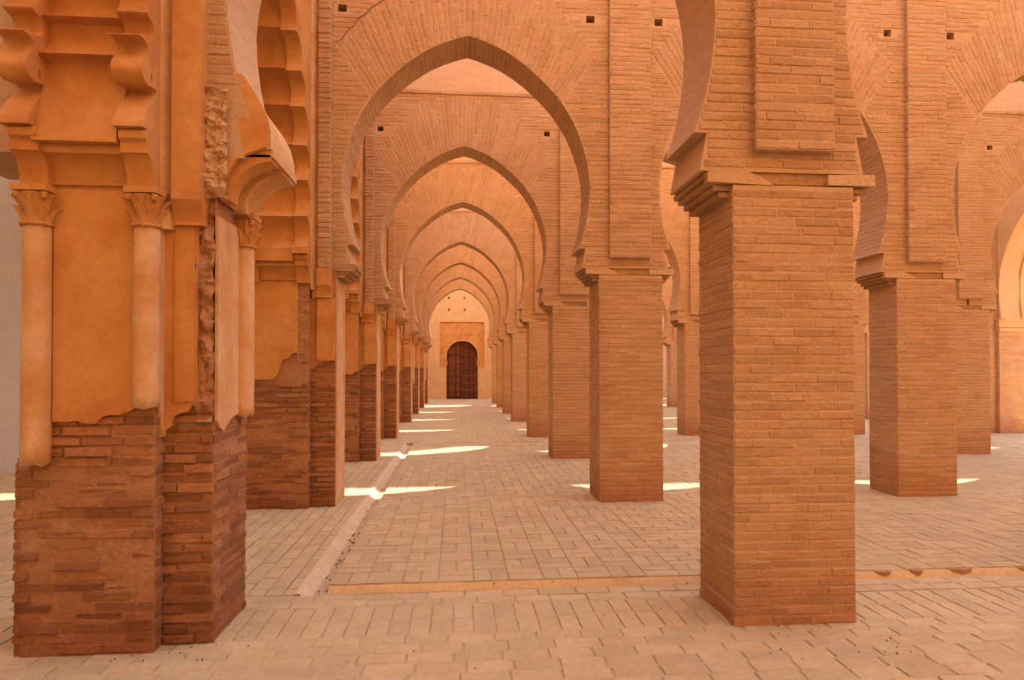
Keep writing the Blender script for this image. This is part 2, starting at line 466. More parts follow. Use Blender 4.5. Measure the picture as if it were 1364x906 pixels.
for hk, hz in ((3, 11.7), (5, 11.3)):      # wall tops with raised parts added out of view to block the sun
    b = MB(); b.extrude([(-HB, 6.60), (HB, 6.60), (HB, hz - .4), (HB - .1, hz - .3), (HB - .3, hz), (.45, hz), (.42, hz - .8), (.30, HT), (-1.25, HT), (-1.5, HT + .3), (-HB, hz - .4)], [], lambda a, c, t: (a, t, c), .045, D - .03); ME['bay_top%d' % hk] = b.mesh('upper_wall', M['upper'])
b = MB()
x = -HB
while x < HB - .01:
    l = min(.265 * random.uniform(.9, 1.1), HB - x); b.box(x, x + l - .006, -.028, .10, 6.585, 6.635, random.random(), .002); x += l
ME['ledge'] = b.mesh('brick_ledge', M['brick'])
b = MB(); emit(b, bay_bricks(2.8, 6.58)); emit(b, bay_fan()); ME['bay_bricks'] = b.mesh('brick_courses', M['brick'])
b = MB(); emit(b, bay_bricks(2.8, 6.58)[300:]); emit(b, bay_fan()); ME['bay_bricks_rest'] = ME['bay_bricks']
b = MB(); emit(b, soffit_bricks(), j=.002); ME['soffit'] = b.mesh('soffit_bricks', M['brick'])

PX0, PX1, PD = .125, .635, .062
b = MB(); b.box(PX0, PX1, -PD, .0, 2.985, 6.58); ME['pilaster'] = b.mesh('pilaster', M['mortar'])
def pil_specs(z1):
    return (courses((PX0, -PD, 0), X_, -Y_, PX1 - PX0, 2.985, z1, .27) + courses((PX0, -PD, 0), Y_, -X_, PD, 2.985, z1, .2) + courses((PX1, -PD, 0), Y_, X_, PD, 2.985, z1, .2))
b = MB(); emit(b, pil_specs(6.58)); ME['pil_bricks'] = b.mesh('brick_courses', M['brick'])
AIS = [  # name, centre x, scale x
    ('left side aisle', -4.66, 1.235), ('central aisle', NC, 1.0), ('aisle right of the central one', NC + P, 1.0),
    ('third aisle from the left', NC + 2 * P, 1.0), ('fourth aisle from the left', 11.86, 1.055), ('far right aisle', 16.42, 1.0)]
AIS_NAMES = ['left side aisle', 'central aisle', 'first aisle to the right', 'second aisle to the right', 'third aisle to the right', 'far right side aisle']
for k in ROWS:
    for a, (nm, cx, sx) in enumerate(AIS):
        nm = AIS_NAMES[a]
        if a == 5: continue      # beyond the far right row lies an open sunny court
        if k == 0: lab = 'brick horseshoe arch over the %s, just behind the viewer' % nm
        else: lab = '%s pointed brick horseshoe arch spanning the %s' % (ORD[k], nm)
        t = thing('horseshoe_arch', lab, 'arch', (cx, rowY(k), 0), 'brick horseshoe arches across the aisles')
        t.scale = (sx, 1, 1)
        obj('arch_wall', ME['bay'], t); obj('upper_wall', ME.get('bay_top%d' % k, ME['bay_top']), t)
        if k >= 2: obj('ledge', ME['ledge'], t, kind='stuff')
        if k != 1: obj('soffit_bricks', ME['soffit'], t, kind='stuff')
        if (k, a) == (2, 1):
            cb = MB(); cp = [(-1.57, 5.50), (-1.49, 5.56), (-1.43, 5.66), (-1.36, 5.71), (-1.31, 5.80), (-1.22, 5.86), (-1.17, 5.93), (-1.02, 6.03), (-.95, 6.11)]
            cb.extrude([(x, z) for x, z in cp] + [(x + random.uniform(-.002, .004), z + random.uniform(.006, .016)) for x, z in reversed(cp)], [], lambda p, q, r: (p, r, q), -.0125, .01)
            obj('crack', cb.mesh('crack', M['debris']), t, label='dark crack running up and right beside the arch')
        if k == 1:
            if a in (1, 2):
                for s in bay_bricks(2.8, 4.55):
                    if not (a == 1 and s[0].x < -1.45 and s[0].z < 3.27): place_brick(t, s, UB)
        elif k == 2 and a in (1, 2):
            sp = bay_bricks(2.8, 6.58); sp2 = bay_fan(); sp2.sort(key=lambda s: (s[0] - Vector((0, 0, 4.2))).length)
            both = sp + sp2
            key = lambda s: -s[4] * s[5]
            both.sort(key=key)
            for s in both[:300]: place_brick(t, s, UB)
            mb = MB(); emit(mb, both[300:]); obj('brick_courses', mb.mesh('brick_courses', M['brick']), t, kind='stuff')
        elif k > 1: obj('brick_courses', ME['bay_bricks'], t, kind='stuff')

# ------------------------------------------------------------------ square brick piers; local origin: left front corner of the shaft on the ground
b = MB(); b.box(0, W, 0, D, -.02, 2.775); b.box(.02, W - .02, .03, D - .03, 2.77, ZP + .01); ME['shaft'] = b.mesh('shaft', M['mortar'])
def shaft_specs(L=.275):
    fr = courses((0, 0, 0), X_, -Y_, W, 0.0, 2.775, L)
    lf = courses((0, 0, 0), Y_, -X_, D, 0.0, 2.775, L, ph=1)
    rt = courses((W, 0, 0), Y_, X_, D, 0.0, 2.775, L, ph=1)
    bk = courses((0, D, 0), X_, Y_, W, 0.0, 2.775, L)
    return fr, lf, rt, bk
b = MB(); [emit(b, s) for s in shaft_specs()]; ME['shaft_bricks'] = b.mesh('brick_courses', M['brick'])
b = MB()
fr, lf, rt, bk = shaft_specs(); emit(b, rt); emit(b, bk); ME['shaft_back'] = b.mesh('brick_courses', M['brick'])
# timber boards carrying the impost
BOARDS = []
for (z, e) in ((2.822, .178), (2.784, .148), (2.746, .112), (2.706, .075)):
    mb = MB(); mb.box(-e, .02, .012 + (.18 - e) * .35, D + .03 - (.18 - e) * .35, z, z + .033, random.random(), .003); BOARDS.append((mb.mesh('corbel_board', M['timber']), 'L'))
    mb = MB(); mb.box(W - .02, W + e * .85, .012 + (.18 - e) * .35, D + .03 - (.18 - e) * .35, z, z + .033, random.random(), .003); BOARDS.append((mb.mesh('corbel_board', M['timber']), 'R'))
b = MB(); b.box(.14, W - .16, .018, .06, 2.79, ZP, .4, .003); ME['beam'] = b.mesh('beam', M['timber'])
b = MB(); b.box(W - .17, W + .15, -.004, .05, 2.785, ZP - .004, .4, .006); ME['mortar_pad2'] = b.mesh('mortar_pad', M['mortar'])
b = MB()
b.extrude([(-.165, 2.79), (.27, 2.775), (.20, 2.82), (.10, 2.858), (-.165, 2.856)], [], lambda a, c, t: (a, t, c), -.006, .05)
ME['mortar_pad'] = b.mesh('mortar_pad', M['mortar'])
def pier(k, j, cname):
    if k == 0: lab = 'square brick pier in the %s row, just behind the viewer' % cname
    else: lab = '%s square brick pier in the %s row of piers' % (ORD[k], cname)
    t = thing('brick_pier', lab, 'pier', (XA + P * j, rowY(k), 0), 'square brick piers carrying the arches')
    obj('shaft', ME['shaft'], t)
    if (k, j) in ((1, 0), (2, 0), (2, 1)):
        fr, lf, rt, bk = shaft_specs()
        for s in fr + lf: place_brick(t, s, UB)
        obj('brick_courses', ME['shaft_back'], t, kind='stuff')
    elif k > 0: obj('brick_courses', ME['shaft_bricks'], t, kind='stuff')
    for me, s in BOARDS: obj('corbel_board', me, t)
    obj('beam', ME['beam'], t); obj('mortar_pad', ME['mortar_pad'], t); obj('mortar_pad', ME['mortar_pad2'], t)
for j, cn in enumerate(('central right', 'second right', 'third right')):
    for k in ROWS:
        pier(k, j, cn)
        lab = '%s flat brick pilaster on the wall above the %s row of piers' % (ORD[k], cn) if k else 'flat brick pilaster over the %s row, behind the viewer' % cn
        t = thing('wall_pilaster', lab, 'pilaster', (XA + P * j, rowY(k), 0), 'flat brick pilasters above the piers')
        obj('backing', ME['pilaster'], t)
        if (k, j) == (1, 0):
            for s in pil_specs(4.4): place_brick(t, s, UB)
        elif k > 0: obj('brick_courses', ME['pil_bricks'], t, kind='stuff')

# ------------------------------------------------------------------ cross-shaped plastered piers with colonnettes (left row; the far right row is its mirror)
# local origin: x as in the left row (world x), y = 0 at the front of the arm, ground
SX0, SX1 = -2.44, -1.72      # stub in x
SF = -.105; SB = D + .105    # stub front and back
AX = -1.433                  # end of the arm
def xyz_front(y): return lambda a, c, t: (a, y + t, c)
b = MB(); b.box(SX0, SX1, SF, SB, -.02, 2.85); b.box(SX1 - .1, AX, 0, D, -.02, ZP); b.box(SX0 - .035, SX1 - .05, SF + .006, SB - .03, -.02, 1.08)
ME['L_core'] = b.mesh('masonry_core', M['old_mortar'])
def L_specs(top_stub=1.42, top_arm=1.5):
    o = dict(proud=.014, jit=.0105, jw=.022, gp=(.006, .018))
    o2 = dict(o, proud=.006, jit=.007)
    return (courses((SX0 - .035, SF + .01, 0), X_, -Y_, SX1 - SX0 + .035, 0, 1.1, .25, **o) + courses((SX0, SF, 19 * CO), X_, -Y_, SX1 - SX0, 19 * CO, top_stub, .25, **o) + courses((SX1, SF, 0), Y_, X_, -SF, 0, 1.4, .2, **o2)
            + courses((SX1, 0, 0), X_, -Y_, AX - SX1, 0, top_arm, .25, **o) + courses((AX, 0, 0), Y_, X_, D, 0, top_arm, .27, **o2)
            + courses((SX0 - .035, SF, 0), Y_, -X_, SB - SF, 0, 1.08, .27, **o2))
b = MB(); emit(b, [q for q in L_specs(1.6, 1.9) if not (q[3] == X_ and abs(q[0].x - AX) < .01)], j=.005); ME['L_bricks'] = b.mesh('brick_courses', M['old_brick'])
def ragged(x0, x1, zl, zr, amp, n=14, seed=0):
    pts = []
    for i in range(n + 1):
        f = i / n; x = x0 + (x1 - x0) * f
        pts.append((x, zl + (zr - zl) * f + amp * (noise.noise(Vector((x * 9, seed, 0))) * 1.3 + .5 * noise.noise(Vector((x * 31, seed, 5))))))
    return pts
def cavetto(y_lo, z_lo, y_hi, z_hi, n=7):
    """concave quarter going from (y_lo,z_lo) up and outwards to (y_hi,z_hi)"""
    return [(y_lo + (y_hi - y_lo) * (1 - math.cos(math.pi / 2 * i / n)), z_lo + (z_hi - z_lo) * math.sin(math.pi / 2 * i / n)) for i in range(n + 1)]
def capital_mesh(cx, cy, z0, r, mat_):
    """capital 0.22 m high with two tiers of leaves"""
    b = MB(); H = .215
    b.tube([(cx, cy, z0 + .02, r * .98), (cx, cy, z0 + .08, r * 1.02), (cx, cy, z0 + .14, r * 1.15), (cx, cy, z0 + .185, r * 1.3)], 16)
    def leaf(a, zb, hh, ww, out, rr):
        d = Vector((math.cos(a), math.sin(a), 0)); s = Vector((-d.y, d.x, 0)); vs = []
        prof = [(0, 1, 0), (.45, 1.12, .010), (.8, .9, .028), (1, .55, .045 + out), (.93, .3, .05 + out)]
        for (f, wf, o) in prof:
            c = Vector((cx, cy, zb + hh * f)) + d * (rr + o)
            for q in (-1, -.35, 0, .35, 1): vs.append(c + s * (q * ww * wf) + d * (-.012 * abs(q) + (.006 if q == 0 else 0)))
        b.add(vs, [(i * 5 + j, i * 5 + j + 1, i * 5 + j + 6, i * 5 + j + 5) for i in range(4) for j in range(4)])
    for i in range(8): leaf(i * math.pi / 4, z0 + .022, .085, .025, 0, r * .98)
    for i in range(8): leaf((i + .5) * math.pi / 4, z0 + .085, .085, .024, .006, r * 1.05)
    for i in range(4):   # corner scrolls
        a = math.pi / 4 + i * math.pi / 2; d = Vector((math.cos(a), math.sin(a), 0)); c = Vector((cx, cy, z0 + .17)) + d * (r * 1.32)
        ring = []; s = Vector((-d.y, d.x, 0))
        for (rad, off) in ((.012, -.016), (.024, -.012), (.024, .012), (.012, .016)):
            for k in range(8):
                t = k * math.pi / 4; ring.append(c + s * off + (d * math.cos(t) + Z_ * math.sin(t)) * rad)
        b.add(ring, [(i2 * 8 + k, i2 * 8 + (k + 1) % 8, (i2 + 1) * 8 + (k + 1) % 8, (i2 + 1) * 8 + k) for i2 in range(3) for k in range(8)] + [tuple(range(8)), tuple(range(24, 32))])
    q = r * 1.28; b.box(cx - q, cx + q, cy - q, cy + q, z0 + .19, z0 + H + .01)
    return b.mesh('capital', mat_, False)
def rope_mesh(cx, cy, z, r, mat_):
    b = MB(); N = 40; m = 6; vs = []
    for i in range(N):
        a = 2 * math.pi * i / N
        for k in range(m):
            t = 2 * math.pi * k / m + a * 7; rr = .0125 * (1 + .35 * math.cos(2 * t - a * 14 + a * 22))
            vs.append((cx + (r + rr * math.cos(t)) * math.cos(a), cy + (r + rr * math.cos(t)) * math.sin(a), z + rr * math.sin(t)))
    b.add(vs, [(i * m + k, ((i + 1) % N) * m + k, ((i + 1) % N) * m + (k + 1) % m, i * m + (k + 1) % m) for i in range(N) for k in range(m)])
    return b.mesh('rope_ring', mat_, True)
def column_mesh(cx, cy, z0, z1, r, seed, mat_):
    b = MB(); seg = 20; vs = []; nz = 14
    for i in range(nz + 1):
        f = i / nz
        for k in range(seg):
            a = 2 * math.pi * k / seg; rr = r * (1.0 - .05 * f + .02 * noise.noise(Vector((a * 2, f * 6, seed))))
            zz = z0 + (z1 - z0) * f + ((1 - f) ** 4) * .05 * noise.noise(Vector((math.cos(a) * 3, math.sin(a) * 3, seed)))
            vs.append((cx + rr * math.cos(a), cy + rr * math.sin(a), zz))
    fs = [(i * seg + k, i * seg + (k + 1) % seg, (i + 1) * seg + (k + 1) % seg, (i + 1) * seg + k) for i in range(nz) for k in range(seg)]
    fs += [tuple(range(seg - 1, -1, -1))]
    b.add(vs, fs); return b.mesh('colonnette', mat_, True)
def colonnette(parent, cx, cy, z0, r, seed, m=None):
    m = m or M['pale_plaster']
    c = obj('colonnette', column_mesh(cx, cy, z0, 2.42, r, seed, m), parent)
    obj('capital', capital_mesh(cx, cy, 2.40, r * .98, M['plaster']), c)
    obj('rope_ring', rope_mesh(cx, cy, 2.415, r * 1.02, M['plaster']), c)
    return c

def stub_corbel(parent, sgn=1):
    """cavetto, fillet and mouldings carrying the longitudinal arch; sgn -1 = back side"""
    f = (lambda y: y) if sgn == 1 else (lambda y: D - y)
    yz = lambda a, c, t: (t, f(a), c)
    for (x0, x1) in ((SX0 + .02, SX0 + .17), (SX1 - .13, SX1 + .02)):
        b = MB()
        pr = cavetto(-.172, 2.615, -.265, 2.80) + [(-.265, 2.80)]
        b.extrude([(.0, 2.615)] + pr + [(0, 2.80)], [], yz, x0, x1)
        b.extrude([(0, 2.80), (-.262, 2.80), (-.262, 2.86), (-.285, 2.875), (-.285, 2.915), (-.27, 2.93), (0, 2.93)], [], yz, x0 + .004, x1 - .004)
        obj('corbel_rib', b.mesh('corbel_rib', M['plaster']), parent)
    b = MB()
    pr = cavetto(-.125, 2.665, -.235, 2.80)
    b.extrude([(0, 2.665)] + pr + [(-.235, 2.835), (-.225, 2.86), (0, 2.86)], [], yz, SX0 + .15, SX1 - .12)
    b.extrude([(0, 2.55), (-.115, 2.55), (-.115, 2.645), (-.135, 2.65), (-.135, 2.668), (0, 2.668)], [], yz, SX0 + .13, SX1 - .1)
    obj('moulding', b.mesh('moulding', M['plaster']), parent)

def impost_boards(parent):
    for (z, e) in ((2.822, .30), (2.784, .27), (2.746, .22), (2.706, .17)):
        mb = MB(); mb.box(AX - .02, AX + e - .07, .012, D + .02, z, z + .034, random.random(), .003); obj('corbel_board', mb.mesh('corbel_board', M['timber']), parent)
    mb = MB(); mb.box(SX1 + .09, AX + .22, -.006, .05, 2.78, ZP + .01, .3, .005); obj('beam', mb.mesh('beam', M['timber']), parent)
def arm_pilaster(parent, zb, ztop, m):
    b = MB(); b.box(-1.635, -1.475, -.125, .02, zb + .0, ztop)
    p = obj('pilaster', b.mesh('pilaster', m), parent)
    b = MB(); pr = [(-.125 * (1 - .0), zb), (-.10, zb - .03), (-.075, zb - .08), (-.07, zb - .12), (-.085, zb - .14), (0.01, zb - .14), (.01, zb)]
    b.extrude(pr, [], lambda a, c, t: (t, a, c), -1.64, -1.47); b.box(-1.64, -1.53 if zb < 2.59 else -1.44, -.055, .02, 1.42 if zb < 2.59 else 1.72, zb - .14)
    obj('pilaster_base', b.mesh('pilaster_base', M['plaster']), parent)
    return p

def left_pier(t, kind):
    obj('masonry_core', ME['L_core'], t)
    # plaster skin of the stub front with a ragged lower edge
    if kind == 'first': low = [(-2.262, 1.315), (-2.20, 1.312), (-2.13, 1.318), (-2.06, 1.300), (-2.028, 1.302), (-2.000, 1.336), (-1.955, 1.352), (-1.90, 1.350), (-1.86, 1.365), (-1.825, 1.385), (-1.822, 1.45)]
    elif kind == 'second': low = [(-2.44, 1.50), (-2.347, 1.50), (-2.23, 1.498), (-2.104, 1.502), (-2.06, 1.56), (-2.04, 1.64), (-2.003, 1.724), (-1.95, 1.745), (-1.90, 1.80), (-1.839, 1.812)]
    else: low = ragged(-2.44, -1.73, 1.35, 1.6, .05, seed=hash(kind) % 7)
    b = MB(); b.extrude(low + [(low[-1][0], 2.62), (low[0][0], 2.62)], [], xyz_front(SF), -.032, .004)
    obj('plaster_facing', b.mesh('plaster_facing', M['plaster']), t)
    if kind == 'second':      # scar where the colonnette has fallen: rough mortar
        b = MB(); nx, nz = 8, 60; vs = []
        for i in range(nz + 1):
            for q in range(nx + 1):
                x = -1.842 + .13 * q / nx; z = 1.70 + .91 * i / nz
                vs.append((x, SF - .012 - .018 * abs(noise.noise(Vector((x * 40, z * 40, 0)))) - .012 * noise.noise(Vector((x * 12, z * 12, 2))), z))
        b.add(vs, [(i * (nx + 1) + q, i * (nx + 1) + q + 1, (i + 1) * (nx + 1) + q + 1, (i + 1) * (nx + 1) + q) for i in range(nz) for q in range(nx)])
        obj('mortar_scar', b.mesh('mortar_scar', M['old_mortar']), t)
    # side skin of the stub and skin of the arm
    b = MB()
    if kind == 'first':
        sk = [(-.09, 1.36), (-.07, 1.27), (-.04, 1.215), (-.01, 1.22), (.0, 1.30)]
        b.extrude(sk + [(0.0, 2.62), (-.10, 2.62), (-.10, 1.5)], [], lambda a, c, t_: (t_, a, c), SX1 - .01, SX1 + .02)
        obj('side_facing', b.mesh('side_facing', M['pale_plaster']), t)
        b = MB()
        b.extrude([(SX1 + .01, 1.24), (-1.66, 1.28), (-1.645, 1.335), (-1.60, 1.355), (-1.565, 1.36), (-1.545, 1.39), (-1.52, 1.41), (-1.512, 1.52), (-1.52, 1.70), (-1.515, 1.9), (-1.525, 2.1), (-1.51, 2.25), (-1.515, 2.45), (SX1 + .01, 2.45)], [], xyz_front(0), -.045, .004)
        obj('arm_facing', b.mesh('arm_facing', M['plaster']), t)
        # exposed rubble core beside it
        b = MB(); nx, nz = 10, 96; vs = []
        for i in range(nz + 1):
            for q in range(nx + 1):
                x = -1.53 + .10 * q / nx; z = 1.30 + 1.93 * i / nz
                e = .045 * noise.noise(Vector((x * 16, z * 16, 1))) + .02 * noise.noise(Vector((x * 45, z * 45, 3)))
                vs.append((x + (.012 * noise.noise(Vector((z * 14, 2, 2))) if q == nx else 0), -.022 + e, z))
        b.add(vs, [(i * (nx + 1) + q, i * (nx + 1) + q + 1, (i + 1) * (nx + 1) + q + 1, (i + 1) * (nx + 1) + q) for i in range(nz) for q in range(nx)])
        obj('exposed_rubble', b.mesh('exposed_rubble', M['old_mortar']), t)
        b = MB(); nx, nz = 14, 50; vs = []
        for i in range(nz + 1):
            for q in range(nx + 1):
                x = -1.475 + .125 * q / nx; z = 2.62 + .64 * i / nz
                e = .05 * noise.noise(Vector((x * 14, z * 20, 6))) + .022 * noise.noise(Vector((x * 45, z * 60, 3)))
                vs.append((x, -.05 + e, z))
        b.add(vs, [(i * (nx + 1) + q, i * (nx + 1) + q + 1, (i + 1) * (nx + 1) + q + 1, (i + 1) * (nx + 1) + q) for i in range(nz) for q in range(nx)])
        obj('eroded_haunch', b.mesh('eroded_haunch', M['mortar']), t)
        # pale skin on the end of the arm
        b = MB()
        b.extrude([(.0, 1.30), (.04, 1.26), (.10, 1.235), (.15, 1.26), (.22, 1.30), (.32, 1.32), (.50, 1.33), (.50, 2.52), (.0, 2.52)], [], lambda a, c, t_: (t_, a, c), AX - .01, AX + .022)
        obj('end_facing', b.mesh('end_facing', M['pale_plaster']), t)
        colonnette(t, -1.752, SF - .045, 1.40, .070, 3)
        colonnette(t, -2.337, SF - .045, 1.085, .074, 9)
        colonnette(t, AX + .03, .43, 1.31, .068, 6)
        colonnette(t, SX0 - .03, .10, 1.25, .06, 8, M['plaster'])
        # scroll corbel on the end of the arm carrying the arch
        for (y0, y1, s, m) in ((.27, .565, 0, 'pale_plaster'), (.15, .27, .05, 'plaster'), (.02, .15, .0, 'plaster')):
            b = MB()
            pr = [(AX + .02, 2.62)] + [(AX + .08 + .24 * (1 - math.cos(math.pi / 2 * i / 8)) - s, 2.62 + .24 * math.sin(math.pi / 2 * i / 8)) for i in range(9)]
            b.extrude(pr + [(AX + .31 - s, 2.90), (AX - .05, 2.90)], [], lambda a, c, t_: (a, t_, c), y0, y1)
            obj('scroll_corbel', b.mesh('scroll_corbel', M[m]), t)
        b = MB(); b.box(AX - .02, AX + .33, .02, .585, 2.885, 2.93); b.box(AX - .02, AX + .09, .28, .585, 2.605, 2.64)
        obj('impost_moulding', b.mesh('impost_moulding', M['pale_plaster']), t)
        b = MB(); fr = [(-1.44, 2.72), (-1.40, 2.66), (-1.37, 2.74), (-1.30, 2.86), (-1.22, 2.90), (-1.14, 2.93), (-1.115, 3.02), (-1.13, 3.12), (-1.19, 3.24), (-1.27, 3.36), (-1.33, 3.37), (-1.39, 3.33), (-1.40, 3.24), (-1.385, 3.17), (-1.43, 3.10), (-1.45, 3.03), (-1.40, 2.96), (-1.375, 2.86), (-1.40, 2.78)]
        b.extrude(fr, [], xyz_front(0), -.03, .006); obj('spandrel_plaster', b.mesh('spandrel_plaster', M['plaster']), t, label='broken slab of smooth plaster left on the springing of the arch')
        b = MB(); b.extrude([(-1.34, 2.925), (-1.112, 2.93), (-1.118, 3.02), (-1.145, 3.12), (-1.20, 3.22), (-1.26, 3.30), (-1.34, 3.30)], [], lambda a, c, t_: (a, t_, c), .002, D + .005)
        obj('springer', b.mesh('springer', M['pale_plaster']), t)
        sp = []
        for s in L_specs(1.40, 1.40): sp.append(s)
        for s in courses((SX1 - .0, 0, 0), X_, -Y_, AX - SX1, 1.36, 1.56, .25, proud=.01, jit=.008): sp.append(s)
        for s in sp[:300]: place_brick(t, s, UO)
        arm_pilaster(t, 2.585, 6.6, M['plaster'])
    else:
        b = MB(); zb = 1.62
        b.extrude(ragged(SX1, -1.50, zb, zb + .1, .05, 10, 4) + [(-1.50, 2.45), (SX1, 2.45)], [], xyz_front(0), -.02, .004)
        obj('arm_facing', b.mesh('arm_facing', M['plaster']), t)
        b = MB(); 
        b.extrude([(.0, 0), (.02, .0), (D - .02, .0), (D, 0), (D + .005, 1.4), (D, 2.70), (0, 2.70), (.01, 1.3)], [], lambda a, c, t_: (t_, a, c), AX - .01, AX + .012)
        obj('end_facing', b.mesh('end_facing', M['pale_plaster']), t)
        if kind == 'second':
            sp = L_specs(1.5, 1.75)
            for s in [q for q in sp if not (q[3] == X_ and abs(q[0].x - AX) < .01)][:300]: place_brick(t, s, UO)
        else: obj('brick_courses', ME['L_bricks'], t, kind='stuff')
        impost_boards(t)
        arm_pilaster(t, 2.60, 2.80, M['plaster'])
        b = MB(); b.box(-1.70, -1.60, -.055, .02, 2.45, 5.0); obj('plaster_strip', b.mesh('plaster_strip', M['plaster']), t)
        b = MB(); b.box(-1.622, -1.478, -.115, .02, 2.80, 6.6); emit(b, courses((-1.622, -.115, 0), X_, -Y_, .144, 2.80, 6.58, .25, proud=.008, jit=.007) + courses((-1.478, -.115, 0), Y_, X_, .115, 2.80, 6.58, .25)); obj('brick_pilaster', b.mesh('brick_pilaster', M['brick']), t)
        if kind in ('fourth', 'fifth', 'seventh'): colonnette(t, AX + .02, .43, 1.2, .068, len(kind))
    b = MB(); q = [(SX1 + .018, SF - .01), (-1.637, -.045), (-1.637, .02), (SX1 - .01, .02)]
    b.extrude(q, [], lambda a, c, tt: (a, c, tt), 2.42 if kind == 'first' else 2.55, 6.6); obj('corner_facing', b.mesh('corner_facing', M['pale_plaster']), t)
    stub_corbel(t, 1); stub_corbel(t, -1)

LK = ['zero', 'first', 'second', 'third', 'fourth', 'fifth', 'sixth', 'seventh', 'eighth']
LLAB = {0: 'weathered plastered pier in the left row, just behind the viewer', 1: 'large worn plastered pier with slender colonnettes at the left edge, bare brick below',
        2: 'second cross-shaped pier in the left row, plaster broken off its lower half'}
def copy_tree(o, parent=None):
    c = o.copy(); COL.objects.link(c); c.parent = parent
    for ch in o.children: copy_tree(ch, c)
    return c
protos = {}
def left_row_pier(k):
    lab = LLAB.get(k, '%s weathered plaster and brick pier in the left row' % ORD[k])
    yy = rowY(k) + (.03 if k == 1 else 0)
    kind = LK[k] if k in (1, 2) else ('fourth' if k in (5, 7) else 'third')
    if kind in protos:
        t = copy_tree(protos[kind]); t.location = (0, yy, 0); t['label'] = lab
    else:
        t = thing('cruciform_pier', lab, 'pier', (0, yy, 0), 'cross-shaped plastered piers'); left_pier(t, kind); protos[kind] = t
    return t
for k in (1, 2, 3, 4, 5, 6, 7, 8, 0): left_row_pier(k)

# ------------------------------------------------------------------ longitudinal lobed arches of the left row
def guide(n, hs, z0, za):
    """half of the guide curve from springing to apex, measured from mid span"""
    pts = []
    key = [(1.0, 0), (1.03, .13), (1.035, .28), (1.0, .42), (.90, .56), (.78, .68), (.62, .80), (.40, .90), (.18, .97), (0, 1)]
    for i in range(n + 1):
        f = i / n * (len(key) - 1); q = min(int(f), len(key) - 2); g = f - q
        a, b_ = key[q], key[q + 1]; pts.append((hs * (a[0] + (b_[0] - a[0]) * g), z0 + (za - z0) * (a[1] + (b_[1] - a[1]) * g)))
    return pts
def lobed(hs, z0, za, n, dep, off=0):
    """outline of the intrados of one half, springing -> apex, scalloped with n lobes"""
    g = guide(n, hs + off, z0, za + off); out = []
    for (a, b_) in zip(g, g[1:]):
        t = Vector((b_[0] - a[0], b_[1] - a[1])); nn = Vector((t.y, -t.x)).normalized()
        if nn.x < 0: nn = -nn
        for i in range(9):
            f = i / 9; s = math.sin(math.pi * f) ** .55
            out.append((a[0] + t.x * f + nn.x * dep * s, a[1] + t.y * f + nn.y * dep * s))
    out.append(g[-1]); return out
